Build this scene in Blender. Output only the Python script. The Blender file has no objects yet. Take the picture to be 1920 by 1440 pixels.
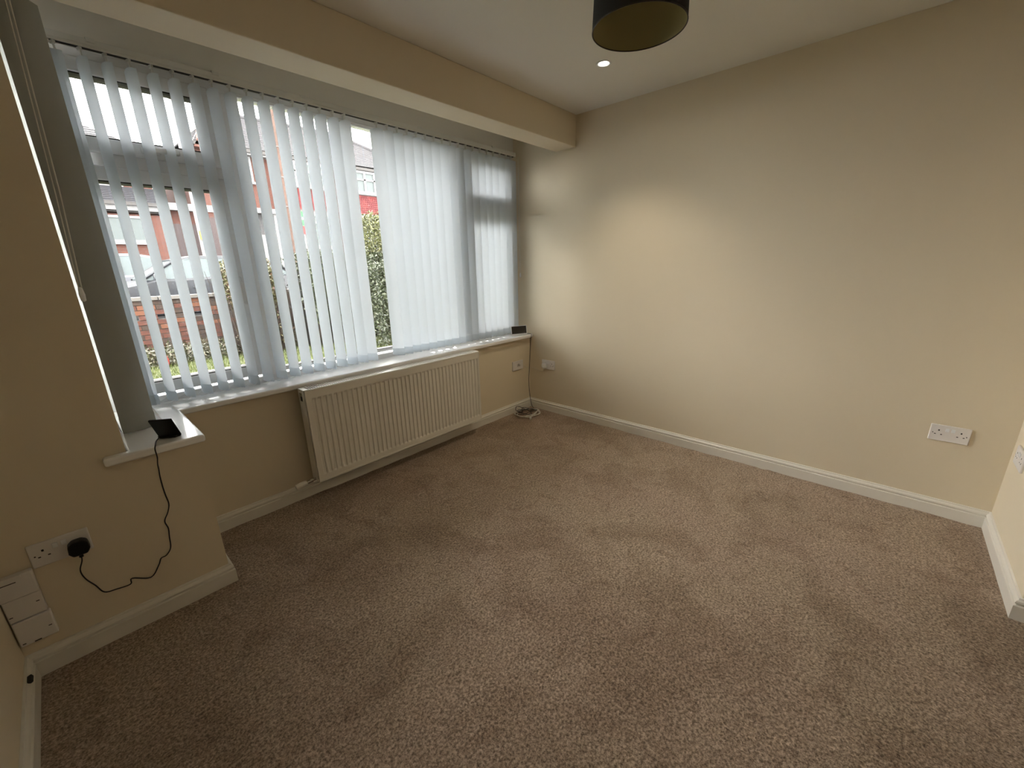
import bpy, bmesh, math, random
import numpy as np
from mathutils import Vector, Matrix
random.seed(7); np.random.seed(7)
sc = bpy.context.scene
COL = sc.collection

# ------------------------------------------------------------------ camera
cam = bpy.data.cameras.new('camera'); camo = bpy.data.objects.new('camera', cam); COL.objects.link(camo)
rt = Vector((0.67088, -0.74122, -0.02254)); up = Vector((0.22260, 0.17230, 0.95956)); fw = Vector((0.70737, 0.64877, -0.28059))
M = Matrix((rt, up, -fw)).transposed().to_4x4(); M.translation = Vector((-2.9285, -2.4470, 1.3395))
camo.matrix_world = M
cam.sensor_fit = 'HORIZONTAL'; cam.sensor_width = 36.0; cam.lens = 766.97 * 36 / 1920; cam.clip_start = 0.02; cam.clip_end = 300
sc.camera = camo

# ------------------------------------------------------------------ world: flat bright overcast sky
SKY = 17.0
w = bpy.data.worlds.new('overcast'); sc.world = w; w.use_nodes = True
bg = w.node_tree.nodes['Background']; bg.inputs[0].default_value = (1.0, 0.975, 0.95, 1); bg.inputs[1].default_value = SKY
sc.view_settings.view_transform = 'Standard'; sc.view_settings.look = 'None'
sc.view_settings.exposure = 0.12; sc.view_settings.gamma = 1.0; sc.view_settings.use_curve_mapping = False
DOWNLIGHT_W = 1.9
DL_COL = (1.0, 0.86, 0.66)

# ------------------------------------------------------------------ helpers
def tag(o, label=None, cat=None, group=None, kind=None):
    if label: o['label'] = label
    if cat: o['category'] = cat
    if group: o['group'] = group
    if kind: o['kind'] = kind
    return o

def empty(name, loc=(0, 0, 0), label=None, cat=None, group=None, kind=None, rz=0):
    o = bpy.data.objects.new(name, None); COL.objects.link(o); o.location = loc; o.rotation_euler = (0, 0, rz)
    o.empty_display_size = 0.05
    return tag(o, label, cat, group, kind)

class MB:
    def __init__(s): s.v = []; s.f = []; s.m = []
    def add(s, vs, fs, mi=0):
        k = len(s.v); s.v.extend([tuple(v) for v in vs]); s.f.extend([tuple(i + k for i in f) for f in fs]); s.m.extend([mi] * len(fs)); return s
    def box(s, a, b, mi=0):
        x0, y0, z0 = [min(p, q) for p, q in zip(a, b)]; x1, y1, z1 = [max(p, q) for p, q in zip(a, b)]
        vs = [(x0,y0,z0),(x1,y0,z0),(x1,y1,z0),(x0,y1,z0),(x0,y0,z1),(x1,y0,z1),(x1,y1,z1),(x0,y1,z1)]
        return s.add(vs, [(0,3,2,1),(4,5,6,7),(0,1,5,4),(1,2,6,5),(2,3,7,6),(3,0,4,7)], mi)
    def obox(s, c, u, v, w_, mi=0):   # centre and three half vectors
        c, u, v, w_ = map(Vector, (c, u, v, w_))
        vs = [c+a*u+b*v+d*w_ for d in (-1,1) for a, b in ((-1,-1),(1,-1),(1,1),(-1,1))]
        if u.cross(v).dot(w_) < 0: fl = lambda f: tuple(reversed(f))
        else: fl = lambda f: f
        return s.add(vs, [fl(f) for f in [(0,3,2,1),(4,5,6,7),(0,1,5,4),(1,2,6,5),(2,3,7,6),(3,0,4,7)]], mi)
    def prism(s, poly, z0, z1, mi=0, axes='xyz'):   # polygon (ccw) extruded
        n = len(poly)
        def P(p, z):
            d = {axes[0]: p[0], axes[1]: p[1], axes[2]: z}; return (d['x'], d['y'], d['z'])
        vs = [P(p, z0) for p in poly] + [P(p, z1) for p in poly]
        fs = [tuple(range(n-1, -1, -1)), tuple(range(n, 2*n))] + [(i, (i+1) % n, n+(i+1) % n, n+i) for i in range(n)]
        return s.add(vs, fs, mi)
    def tube(s, pts, r, n=8, mi=0, closed=False, cap=True):
        pts = [Vector(p) for p in pts]; m = len(pts)
        rr = r if isinstance(r, (list, tuple)) else [r]*m
        t0 = (pts[1]-pts[0]).normalized(); a = t0.orthogonal().normalized(); vs = []
        for i, p in enumerate(pts):
            if closed: t = (pts[(i+1) % m]-pts[i-1]).normalized()
            else: t = (pts[min(i+1, m-1)]-pts[max(i-1, 0)]).normalized()
            a = (a - t*a.dot(t)); a = a.normalized() if a.length > 1e-6 else t.orthogonal().normalized(); b = t.cross(a)
            for j in range(n):
                th = 2*math.pi*j/n; vs.append(p+(a*math.cos(th)+b*math.sin(th))*rr[i])
        fs = []
        for i in range(m if closed else m-1):
            i2 = (i+1) % m
            for j in range(n):
                fs.append((i*n+j, i*n+(j+1) % n, i2*n+(j+1) % n, i2*n+j))
        if cap and not closed: fs += [tuple(range(n-1, -1, -1)), tuple((m-1)*n+j for j in range(n))]
        return s.add(vs, fs, mi)
    def lathe(s, prof, c=(0,0,0), n=32, mi=0, axis='z'):   # prof [(r, h)]
        vs = []; m = len(prof)
        for r, h in prof:
            for j in range(n):
                th = 2*math.pi*j/n; x, y = r*math.cos(th), r*math.sin(th)
                q = {'z': (x, y, h), 'x': (h, x, y), 'y': (y, h, x)}[axis]
                vs.append((c[0]+q[0], c[1]+q[1], c[2]+q[2]))
        fs = [(i*n+j, i*n+(j+1) % n, (i+1)*n+(j+1) % n, (i+1)*n+j) for i in range(m-1) for j in range(n)]
        return s.add(vs, fs, mi)
    def build(s, name, mat, parent=None, bevel=0, smooth=False, bseg=2, **tags):
        me = bpy.data.meshes.new(name); me.from_pydata(s.v, [], s.f)
        mats = mat if isinstance(mat, (list, tuple)) else [mat]
        for m_ in mats: me.materials.append(m_)
        if len(mats) > 1: me.polygons.foreach_set('material_index', s.m)
        if smooth:
            me.polygons.foreach_set('use_smooth', [True]*len(me.polygons))
        me.update()
        o = bpy.data.objects.new(name, me); COL.objects.link(o)
        if parent: o.parent = parent
        if bevel:
            b = o.modifiers.new('bevel', 'BEVEL'); b.width = bevel; b.segments = bseg; b.limit_method = 'ANGLE'; b.angle_limit = math.radians(40)
        if smooth == 'auto':
            me.polygons.foreach_set('use_smooth', [True]*len(me.polygons))
            try: me.set_sharp_from_angle(angle=math.radians(35))
            except Exception: pass
        return tag(o, **tags)

def smoothpath(pts, k=6):    # Catmull-Rom
    P = [Vector(p) for p in pts]; P = [2*P[0]-P[1]] + P + [2*P[-1]-P[-2]]; out = []
    for i in range(1, len(P)-2):
        for j in range(k):
            t = j/k; a, b, c, d = P[i-1], P[i], P[i+1], P[i+2]
            out.append(0.5*((2*b)+(c-a)*t+(2*a-5*b+4*c-d)*t*t+(3*b-a-3*c+d)*t**3))
    out.append(P[-2]); return out

# ------------------------------------------------------------------ materials
def mat(name, col, rough=0.6, metal=0, spec=0.5, bump=None, var=None, trans=0, coat=0):
    """bump=(scale,strength,distance); var=(scale,colour2,lo,hi)"""
    m = bpy.data.materials.new(name); m.use_nodes = True; nt = m.node_tree; N = nt.nodes; L = nt.links
    b = N['Principled BSDF']; b.inputs['Base Color'].default_value = (*col, 1); b.inputs['Roughness'].default_value = rough
    b.inputs['Metallic'].default_value = metal; b.inputs['Specular IOR Level'].default_value = spec
    if coat: b.inputs['Coat Weight'].default_value = coat; b.inputs['Coat Roughness'].default_value = 0.05
    tc = N.new('ShaderNodeTexCoord')
    if var:
        n = N.new('ShaderNodeTexNoise'); n.inputs['Scale'].default_value = var[0]; n.inputs['Detail'].default_value = 4
        r = N.new('ShaderNodeValToRGB'); r.color_ramp.elements[0].color = (*col, 1); r.color_ramp.elements[1].color = (*var[1], 1)
        r.color_ramp.elements[0].position = var[2]; r.color_ramp.elements[1].position = var[3]
        L.new(tc.outputs['Object'], n.inputs['Vector']); L.new(n.outputs['Fac'], r.inputs['Fac']); L.new(r.outputs['Color'], b.inputs['Base Color'])
    if bump:
        n2 = N.new('ShaderNodeTexNoise'); n2.inputs['Scale'].default_value = bump[0]; n2.inputs['Detail'].default_value = 3
        bu = N.new('ShaderNodeBump'); bu.inputs['Strength'].default_value = bump[1]; bu.inputs['Distance'].default_value = bump[2]
        L.new(tc.outputs['Object'], n2.inputs['Vector']); L.new(n2.outputs['Fac'], bu.inputs['Height']); L.new(bu.outputs['Normal'], b.inputs['Normal'])
    return m

CREAM = (0.77, 0.68, 0.515)
M_wall = mat('wall_paint', CREAM, 0.75, spec=0.3, bump=(260, 0.25, 0.0006), var=(1.3, (0.75, 0.66, 0.50), 0.35, 0.7))
M_wallgrey = mat('white_lintel_paint', (0.78, 0.76, 0.70), 0.8, spec=0.3, bump=(260, 0.2, 0.0005))
M_ceil = mat('ceiling_paint', (0.80, 0.78, 0.73), 0.9, spec=0.2, bump=(200, 0.15, 0.0005))
M_gloss = mat('white_gloss_paint', (0.80, 0.77, 0.69), 0.28, spec=0.5, bump=(40, 0.05, 0.0005))
M_sill = mat('sill_gloss_white', (0.93, 0.935, 0.935), 0.12, spec=0.6, bump=(30, 0.04, 0.0004))
M_upvc = mat('white_upvc', (0.90, 0.915, 0.925), 0.25, spec=0.5)
M_gasket = mat('black_gasket', (0.02, 0.02, 0.02), 0.6)
M_rad = mat('radiator_enamel', (0.80, 0.77, 0.69), 0.3, spec=0.5)
M_dark = mat('dark_gap', (0.03, 0.028, 0.025), 0.8)
M_socket = mat('socket_plastic', (0.80, 0.77, 0.74), 0.3, spec=0.5)
M_blackp = mat('black_plastic', (0.006, 0.006, 0.006), 0.45, spec=0.3)
M_cord = mat('black_cord', (0.012, 0.008, 0.008), 0.5)
M_whitecord = mat('white_cord', (0.72, 0.70, 0.63), 0.45)
M_chrome = mat('chrome', (0.65, 0.63, 0.6), 0.18, metal=1)
M_brass = mat('old_brass', (0.35, 0.27, 0.14), 0.4, metal=1)
M_track = mat('blind_rail_white', (0.72, 0.72, 0.68), 0.35)

def fabric(name, col, tr):
    m = bpy.data.materials.new(name); m.use_nodes = True; nt = m.node_tree; N = nt.nodes; L = nt.links
    for n in list(N): N.remove(n)
    o = N.new('ShaderNodeOutputMaterial'); d = N.new('ShaderNodeBsdfDiffuse'); t = N.new('ShaderNodeBsdfTranslucent'); mx = N.new('ShaderNodeMixShader')
    d.inputs[0].default_value = (*col, 1); t.inputs[0].default_value = (*col, 1); mx.inputs[0].default_value = tr
    tc = N.new('ShaderNodeTexCoord'); mp = N.new('ShaderNodeMapping'); mp.inputs['Scale'].default_value = (700, 700, 90)
    n = N.new('ShaderNodeTexNoise'); n.inputs['Scale'].default_value = 1; bu = N.new('ShaderNodeBump'); bu.inputs['Strength'].default_value = 0.15; bu.inputs['Distance'].default_value = 0.0004
    L.new(tc.outputs['Object'], mp.inputs[0]); L.new(mp.outputs[0], n.inputs['Vector']); L.new(n.outputs['Fac'], bu.inputs['Height'])
    L.new(bu.outputs['Normal'], d.inputs['Normal'])
    L.new(d.outputs[0], mx.inputs[1]); L.new(t.outputs[0], mx.inputs[2]); L.new(mx.outputs[0], o.inputs[0]); return m
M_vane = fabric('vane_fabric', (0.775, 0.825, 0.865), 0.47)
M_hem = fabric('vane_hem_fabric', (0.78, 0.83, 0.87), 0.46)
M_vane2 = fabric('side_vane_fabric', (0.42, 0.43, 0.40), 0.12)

def glass(name):
    m = bpy.data.materials.new(name); m.use_nodes = True; nt = m.node_tree; N = nt.nodes; L = nt.links
    for n in list(N): N.remove(n)
    o = N.new('ShaderNodeOutputMaterial'); t = N.new('ShaderNodeBsdfTransparent'); g = N.new('ShaderNodeBsdfGlossy'); mx = N.new('ShaderNodeMixShader'); f = N.new('ShaderNodeFresnel')
    t.inputs[0].default_value = (0.95, 0.955, 0.95, 1); g.inputs['Roughness'].default_value = 0.02; f.inputs[0].default_value = 1.45
    L.new(f.outputs[0], mx.inputs[0]); L.new(t.outputs[0], mx.inputs[1]); L.new(g.outputs[0], mx.inputs[2]); L.new(mx.outputs[0], o.inputs[0]); return m
M_glass = glass('window_glass')

def carpet():
    m = bpy.data.materials.new('carpet'); m.use_nodes = True; nt = m.node_tree; N = nt.nodes; L = nt.links
    b = N['Principled BSDF']; b.inputs['Roughness'].default_value = 0.95; b.inputs['Specular IOR Level'].default_value = 0.1
    b.inputs['Sheen Weight'].default_value = 0.25; b.inputs['Sheen Roughness'].default_value = 0.5; b.inputs['Sheen Tint'].default_value = (0.8, 0.7, 0.6, 1)
    tc = N.new('ShaderNodeTexCoord')
    def noise(s, d=3, r=0.5, dist=0):
        n = N.new('ShaderNodeTexNoise'); n.inputs['Scale'].default_value = s; n.inputs['Detail'].default_value = d; n.inputs['Roughness'].default_value = r; n.inputs['Distortion'].default_value = dist
        L.new(tc.outputs['Object'], n.inputs['Vector']); return n.outputs['Fac']
    def ramp(fac, lo, hi, c0, c1):
        r = N.new('ShaderNodeValToRGB'); r.color_ramp.elements[0].position = lo; r.color_ramp.elements[1].position = hi
        r.color_ramp.elements[0].color = (*c0, 1); r.color_ramp.elements[1].color = (*c1, 1); L.new(fac, r.inputs['Fac']); return r.outputs['Color']
    def mul(a, c):
        x = N.new('ShaderNodeMix'); x.data_type = 'RGBA'; x.blend_type = 'MULTIPLY'; x.inputs[0].default_value = 1
        L.new(a, x.inputs[6]); L.new(c, x.inputs[7]); return x.outputs[2]
    fine = ramp(noise(125, 3, 0.75), 0.36, 0.64, (0.165, 0.122, 0.088), (0.62, 0.49, 0.375))
    tuft = ramp(noise(75, 2), 0.35, 0.62, (0.80, 0.79, 0.78), (1.06, 1.06, 1.06))
    patch = ramp(noise(2.6, 4, 0.55, 0.8), 0.38, 0.54, (0.80, 0.77, 0.74), (1.0, 1.0, 1.0))
    patch2 = ramp(noise(7.5, 3, 0.6, 1.2), 0.33, 0.45, (0.84, 0.81, 0.79), (1.0, 1.0, 1.0))
    warm = ramp(noise(1.4, 2), 0.4, 0.6, (1.0, 0.99, 0.95), (1.0, 0.965, 0.95))
    c = mul(mul(mul(mul(fine, tuft), patch), patch2), warm)
    L.new(c, b.inputs['Base Color'])
    ad = N.new('ShaderNodeMath'); ad.operation = 'ADD'
    L.new(noise(190, 3, 0.7), ad.inputs[0]); L.new(noise(60, 2), ad.inputs[1])
    bu = N.new('ShaderNodeBump'); bu.inputs['Strength'].default_value = 0.9; bu.inputs['Distance'].default_value = 0.006
    L.new(ad.outputs[0], bu.inputs['Height']); L.new(bu.outputs['Normal'], b.inputs['Normal']); return m
M_carpet = carpet()

def brickmat(name, c1, c2, mortar, scale=1.0, axis='XZ'):
    m = bpy.data.materials.new(name); m.use_nodes = True; nt = m.node_tree; N = nt.nodes; L = nt.links
    b = N['Principled BSDF']; b.inputs['Roughness'].default_value = 0.9
    tc = N.new('ShaderNodeTexCoord'); mp = N.new('ShaderNodeMapping'); mp.inputs['Rotation'].default_value = (math.radians(90), 0, 0)
    br = N.new('ShaderNodeTexBrick'); br.inputs['Color1'].default_value = (*c1, 1); br.inputs['Color2'].default_value = (*c2, 1); br.inputs['Mortar'].default_value = (*mortar, 1)
    br.inputs['Scale'].default_value = scale; br.inputs['Brick Width'].default_value = 0.225; br.inputs['Row Height'].default_value = 0.075; br.inputs['Mortar Size'].default_value = 0.008
    L.new(tc.outputs['Object'], mp.inputs[0]); L.new(mp.outputs[0], br.inputs['Vector']); L.new(br.outputs['Color'], b.inputs['Base Color']); return m

def leafmat(name, cols):
    m = bpy.data.materials.new(name); m.use_nodes = True; nt = m.node_tree; N = nt.nodes; L = nt.links
    b = N['Principled BSDF']; b.inputs['Roughness'].default_value = 0.45
    g = N.new('ShaderNodeNewGeometry'); r = N.new('ShaderNodeValToRGB'); L.new(g.outputs['Random Per Island'], r.inputs['Fac'])
    e = r.color_ramp.elements
    e[0].color = (*cols[0], 1); e[1].color = (*cols[-1], 1)
    for i, c in enumerate(cols[1:-1]):
        k = e.new((i+1)/(len(cols)-1)); k.color = (*c, 1)
    L.new(r.outputs['Color'], b.inputs['Base Color']); return m

# ------------------------------------------------------------------ room shell
XL, XS, XO, YS, D, CD, H = -3.265, -2.665, -2.872, -0.467, 3.011, 0.728, 2.40
YB = -4.70
SILLZ = 0.715
WZ = 2.228      # top of the window opening

# floor: carpet, gently uneven near the walls
nx, ny = 270, 390
DENTS = [(-1.591, -1.819), (-0.029, -2.012), (-0.108, -2.467), (-0.229, -2.641)]
xs_ = np.linspace(XL-0.02, 0.02, nx); ys_ = np.linspace(YB, 0.02, ny)
fv = []
from mathutils import noise as mn
for y in ys_:
    for x in xs_:
        z = 0.0016*mn.noise(Vector((x*9, y*9, 0)))
        e_ = max(0, 1-abs(x)/0.07) + max(0, 1-abs(y)/0.07)
        z += 0.006*e_*(0.4+mn.noise(Vector((x*7+5, y*7, 3))))
        for dx_, dy_ in DENTS:
            q_ = ((x-dx_)**2+(y-dy_)**2)/0.0007
            if q_ < 9: z += -0.007*math.exp(-q_)+0.0022*math.exp(-(q_-2.2)**2)
        fv.append((x, y, z-0.001))
ff = [(j*nx+i, j*nx+i+1, (j+1)*nx+i+1, (j+1)*nx+i) for j in range(ny-1) for i in range(nx-1)]
MB().add(fv, ff).build('floor', M_carpet, smooth=True, kind='structure', label='brown taupe cut pile carpet with trodden darker patches')
MB().box((XL-0.25, YB-0.2, -0.2), (0.2, 0.27, -0.012)).build('trim_slab', M_dark, kind='structure')

MB().box((XL-0.25, YB-0.2, H), (0.2, 0.0, H+0.12)).build('ceiling', M_ceil, kind='structure')
MB().box((XO-0.12, 0.0, H), (0.2, 0.27, H+0.12)).build('ceiling', M_ceil, kind='structure', label='ceiling strip over the window recess')
MB().box((0, -D-0.6, -0.1), (0.2, 0.27, H)).build('wall_right', M_wall, kind='structure')
MB().box((-CD, YB, -0.1), (0.2, -D, H)).build('wall_chimney', M_wall, kind='structure', bevel=0.003)
MB().box((XL-0.25, YB-0.15, -0.1), (0.2, YB, H)).build('wall_rear', M_wall, kind='structure')
MB().box((XL-0.25, YB, -0.1), (XL, -0.20, H)).build('wall_left', M_wall, kind='structure')
MB().box((XL-0.02, YS, -0.1), (XO, -0.20, H)).build('wall_pier', M_wall, kind='structure')
MB().box((XO, YS, -0.1), (XS, 0.27, 0.684)).build('wall_pier_base', M_wall, kind='structure')
MB().box((XO-0.10, -0.20, -0.1), (XO, 0.27, 0.684)).build('wall_pier_core', M_wall, kind='structure')
MB().box((XS-0.02, 0.0, -0.1), (0.02, 0.27, 0.684)).build('wall_front', M_wall, kind='structure')
MB().box((XO-0.10, 0.163, WZ), (0.02, 0.27, H)).build('wall_lintel', M_wallgrey, kind='structure')
MB().box((XO-0.10, -0.20, WZ), (XO, 0.163, H)).build('wall_lintel_side', M_wallgrey, kind='structure')
MB().box((XO, -0.477, 2.184), (0.0, -0.291, H)).build('trim_beam', M_wall, kind='structure', bevel=0.004, label='boxed cream ceiling beam across the window recess')

# window sill board, L shaped
sp = [(-2.937, -0.507), (-2.640, -0.507), (-2.640, -0.043), (-0.001, -0.043), (-0.001, 0.175), (XO-0.02, 0.175), (XO, YS), (-2.937, YS)]
MB().prism(sp, 0.684, SILLZ).build('trim_sill', M_sill, kind='structure', bevel=0.009, bseg=4, smooth='auto', label='glossy white window board with rounded nose, stepping round the pier')

# skirting boards
PROF = [(0, 0), (0.018, 0), (0.018, 0.0575), (0.0165, 0.059), (0.0105, 0.0605), (0.0105, 0.064), (0.0150, 0.067), (0.0160, 0.072), (0.0135, 0.078), (0.0095, 0.0815), (0.0080, 0.083), (0.0070, 0.0895), (0.003, 0.0905), (0, 0.0905)]
def skirting(name, p0, p1, n, e0=0, e1=0, **k):
    """p0->p1 along wall foot, n: outward (into room) normal; e0/e1: mitre extension per thickness at the ends"""
    p0 = Vector((*p0, -0.012)); p1 = Vector((*p1, -0.012)); n = Vector((*n, 0)); d = (p1-p0).normalized(); vs = []
    for p, e in ((p0, e0), (p1, -e1)):
        for t, z in PROF: vs.append(p + n*t - d*(e*t) + Vector((0, 0, z+(0.012 if z > 0 else 0))))
    m = len(PROF); fs = [tuple(range(m)), tuple(range(2*m-1, m-1, -1))] + [(i, m+i, m+(i+1) % m, (i+1) % m) for i in range(m)]
    o = MB().add(vs, fs).build(name, M_gloss, kind='structure', **k)
    bm = bmesh.new(); bm.from_mesh(o.data); bmesh.ops.recalc_face_normals(bm, faces=bm.faces); bm.to_mesh(o.data); bm.free()
    return o
skirting('baseboard_right', (0, -D), (0, 0), (-1, 0), -1, -1)
skirting('baseboard_front', (XS, 0), (0, 0), (0, -1), -1, -1)
skirting('baseboard_pier_return', (XS, YS), (XS, 0), (1, 0), 1, -1)
skirting('baseboard_pier', (XL, YS), (XS, YS), (0, -1), -1, 1)
bl = skirting('baseboard_left', (XL, YB), (XL, YS), (1, 0), 0, -1)
skirting('baseboard_chimney_side', (-CD, -D), (0, -D), (0, 1), 1, -1)
skirting('baseboard_chimney_front', (-CD, YB), (-CD, -D), (-1, 0), 0, 1)
MB().obox((-3.252, -0.592, 0.083), (0.006, 0, 0.002), (0, 0.016, 0), (-0.002, 0, 0.006)).build('cable_hole', M_dark, bl, bevel=0.003)

# ------------------------------------------------------------------ windows
def frame_rect(mb, x0, x1, z0, z1, y0, y1, wl, wr, wb, wt):
    mb.box((x0, y0, z0), (x0+wl, y1, z1)); mb.box((x1-wr, y0, z0), (x1, y1, z1))
    mb.box((x0+wl, y0, z0), (x1-wr, y1, z0+wb)); mb.box((x0+wl, y0, z1-wt), (x1-wr, y1, z1))
W1 = empty('window_1', (-1.43, 0.2, SILLZ), kind='structure', label='white plastic framed front window with two opening casements')
def child(o, par):   # keep world placement under an empty parent
    o.parent = par; o.matrix_parent_inverse = Matrix.Translation(par.location).inverted() if par.rotation_euler.z == 0 else par.matrix_basis.inverted(); return o
Y0, Y1 = 0.175, 0.245
f = MB(); frame_rect(f, -2.84, -0.001, SILLZ-0.02, WZ, Y0, Y1, 0.052, 0.052, 0.052, 0.045)
f.box((-2.188, Y0, SILLZ+0.03), (-2.120, Y1, WZ-0.04)); f.box((-0.69, Y0, SILLZ+0.03), (-0.62, Y1, WZ-0.04))
f.box((-2.79, Y0, 1.782), (-2.188, Y1, 1.842)); f.box((-0.62, Y0, 1.782), (-0.05, Y1, 1.842))
child(f.build('frame', M_upvc, bevel=0.004, smooth='auto'), W1)
child(MB().box((-2.93, 0.165, SILLZ-0.02), (-2.84, 0.255, WZ)).build('corner_post', M_upvc, bevel=0.004), W1)
def sash(x0, x1, z0, z1, handle=None, par=W1):
    m = MB(); frame_rect(m, x0, x1, z0, z1, 0.160, 0.235, 0.060, 0.060, 0.060, 0.060)
    s_ = child(m.build('sash', M_upvc, bevel=0.007, bseg=3, smooth='auto'), par)
    g = MB(); frame_rect(g, x0+0.058, x1-0.058, z0+0.058, z1-0.058, 0.163, 0.233, 0.0055, 0.0055, 0.0055, 0.0055)
    gs = g.build('gasket', M_gasket); gs.parent = s_; gs.matrix_parent_inverse = s_.matrix_parent_inverse.inverted() @ s_.matrix_parent_inverse if False else Matrix.Identity(4)
    p_ = MB().box((x0+0.055, 0.193, z0+0.055), (x1-0.055, 0.197, z1-0.055)).build('pane', M_glass); p_.parent = s_
    if handle == 'lever':
        h = MB(); h.box((x1-0.045, 0.146, (z0+z1)/2-0.035), (x1-0.020, 0.162, (z0+z1)/2+0.035)); h.box((x1-0.042, 0.120, (z0+z1)/2-0.012), (x1-0.022, 0.150, (z0+z1)/2+0.010)); h.box((x1-0.044, 0.112, (z0+z1)/2-0.11), (x1-0.022, 0.130, (z0+z1)/2+0.012))
        ho = h.build('handle', M_upvc, bevel=0.005, smooth='auto'); ho.parent = s_
    if handle == 'bar':
        xm = (x0+x1)/2; h = MB(); h.box((xm-0.035, 0.146, z0+0.018), (xm+0.035, 0.162, z0+0.044)); h.box((xm-0.012, 0.122, z0+0.02), (xm+0.012, 0.15, z0+0.042)); h.box((xm-0.012, 0.112, z0+0.02), (xm+0.10, 0.130, z0+0.042))
        ho = h.build('handle', M_upvc, bevel=0.005, smooth='auto'); ho.parent = s_
    return s_
for (x0, x1) in ((-2.755, -2.205), (-0.605, -0.060)):
    sash(x0, x1, 0.762, 1.787, 'lever'); sash(x0, x1, 1.838, 2.188, 'bar')
# fixed middle light
m = MB(); frame_rect(m, -2.125, -0.685, 0.762, 2.200, 0.172, 0.215, 0.022, 0.022, 0.018, 0.012)
bd = child(m.build('glazing_bead', M_upvc, bevel=0.004), W1)
g = MB(); frame_rect(g, -2.105, -0.705, 0.778, 2.190, 0.176, 0.235, 0.005, 0.005, 0.005, 0.006); g.build('gasket', M_gasket).parent = bd
g = MB().box((-2.110, 0.193, 0.77), (-0.70, 0.197, 2.195)).build('pane', M_glass); g.parent = bd
W1.location = (0, 0, 0)
for c in W1.children: c.matrix_parent_inverse = Matrix.Identity(4)

# side light of the bay (left return)
W2 = empty('window_2', (0, 0, 0), kind='structure', label='narrow white framed side window in the left return')
m = MB()
xa, xb = XO-0.075, XO-0.005; ya, yb_ = -0.20, 0.165
m.box((xa, ya, SILLZ-0.02), (xb, ya+0.05, WZ)); m.box((xa, yb_-0.05, SILLZ-0.02), (xb, yb_, WZ)); m.box((xa, ya+0.05, SILLZ-0.02), (xb, yb_-0.05, SILLZ+0.05)); m.box((xa, ya+0.05, WZ-0.05), (xb, yb_-0.05, WZ))
m.build('frame', M_upvc, W2, bevel=0.004)
MB().box((xa+0.033, ya+0.045, SILLZ+0.045), (xa+0.037, yb_-0.045, WZ-0.045)).build('pane', M_glass, W2)

# ------------------------------------------------------------------ vertical blinds
VW, VT, VB = 0.089, 2.172, 0.731
def vane_profile(w_, sag, n=9):
    return [((i/(n-1)-0.5)*w_, sag*(1-(2*i/(n-1)-1)**2)) for i in range(n)]
def vane_mesh(name, z0, z1, w_, sag, m_, thick=0.0, off=0.0, shoulder=True):
    P = vane_profile(w_, sag, 11); mb = MB(); n = len(P)
    rows = [z0, z1-0.03, z1] if shoulder else [z0, z0+0.006, z1-0.004, z1]
    vs = []
    for k, z in enumerate(rows):
        for i, (u, v) in enumerate(P):
            zz = z
            if shoulder and k == len(rows)-1:   # sloping cut shoulders at the top corners
                a = abs(2*i/(n-1)-1); zz = z - 0.007*max(0, a-0.35)/0.65
            th = off
            if not shoulder and 0 < k < len(rows)-1: th = off + (0.0016 if thick else 0)
            vs.append((u, v+th, zz))
    fs = [(r*n+i, r*n+i+1, (r+1)*n+i+1, (r+1)*n+i) for r in range(len(rows)-1) for i in range(n-1)]
    mb.add(vs, fs)
    if not shoulder:
        vs2 = [(u, v-2*(v2-v) if False else v, z) for (u, v, z), (_, v2, _) in zip(vs, vs)]
        vs2 = []
        for k, z in enumerate(rows):
            for (u, v) in P:
                vs2.append((u, v-(0.0018 if 0 < k < len(rows)-1 else 0.0002), z))
        mb.add(vs2, [tuple(reversed(f_)) for f_ in fs])
    me = bpy.data.meshes.new(name); me.from_pydata(mb.v, [], mb.f); me.materials.append(m_)
    me.polygons.foreach_set('use_smooth', [True]*len(me.polygons)); me.update(); return me
ME_v = vane_mesh('vane', VB+0.045, VT, VW, -0.008, M_vane)
ME_h = vane_mesh('hem', VB, VB+0.049, VW+0.0008, -0.008, M_hem, thick=1, shoulder=False)
def hanger_mesh():
    mb = MB(); mb.box((-0.016, 0.000, VT-0.016), (0.016, 0.003, VT+0.002)); mb.box((-0.004, 0.001, VT), (0.004, 0.005, 2.204)); mb.box((-0.010, -0.003, 2.194), (0.010, 0.006, 2.206))
    me = bpy.data.meshes.new('hanger'); me.from_pydata(mb.v, [], mb.f); me.materials.append(M_track); me.update(); return me
ME_hg = hanger_mesh()
def dup(me, name, parent, loc=(0, 0, 0), rz=0):
    o = bpy.data.objects.new(name, me); COL.objects.link(o); o.parent = parent; o.location = loc; o.rotation_euler = (0, 0, rz); return o
THV = math.radians(-64)
B1 = empty('vertical_blind', (0, 0, 0), 'pale blue grey fabric vertical blind hanging across the wide front window, half open', 'blind')
r_ = MB(); r_.box((-2.742, 0.088, 2.214), (-0.052, 0.126, 2.236)); r_.box((-2.742, 0.088, 2.203), (-0.052, 0.0925, 2.214)); r_.box((-2.742, 0.1215, 2.203), (-0.052, 0.126, 2.214))
r_.build('headrail', M_track, B1, bevel=0.0015)
r_ = MB(); r_.box((-2.735, 0.094, 2.205), (-0.06, 0.120, 2.2135)); r_.build('rail_slot', M_dark, B1)
for x in (-2.60, -2.18, -1.78, -1.02, -0.32):
    m = MB(); m.box((x-0.014, 0.084, 2.232), (x+0.014, 0.163, 2.240)); m.box((x-0.012, 0.0845, 2.224), (x+0.012, 0.088, 2.240)); m.build('bracket', M_track, B1)
YC = 0.107
cx = [(-2.728, -62), (-2.711, -66)] + [(-2.711+0.0729*k, -71+random.uniform(-1.5, 1.5)) for k in range(1, 17)]
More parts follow.
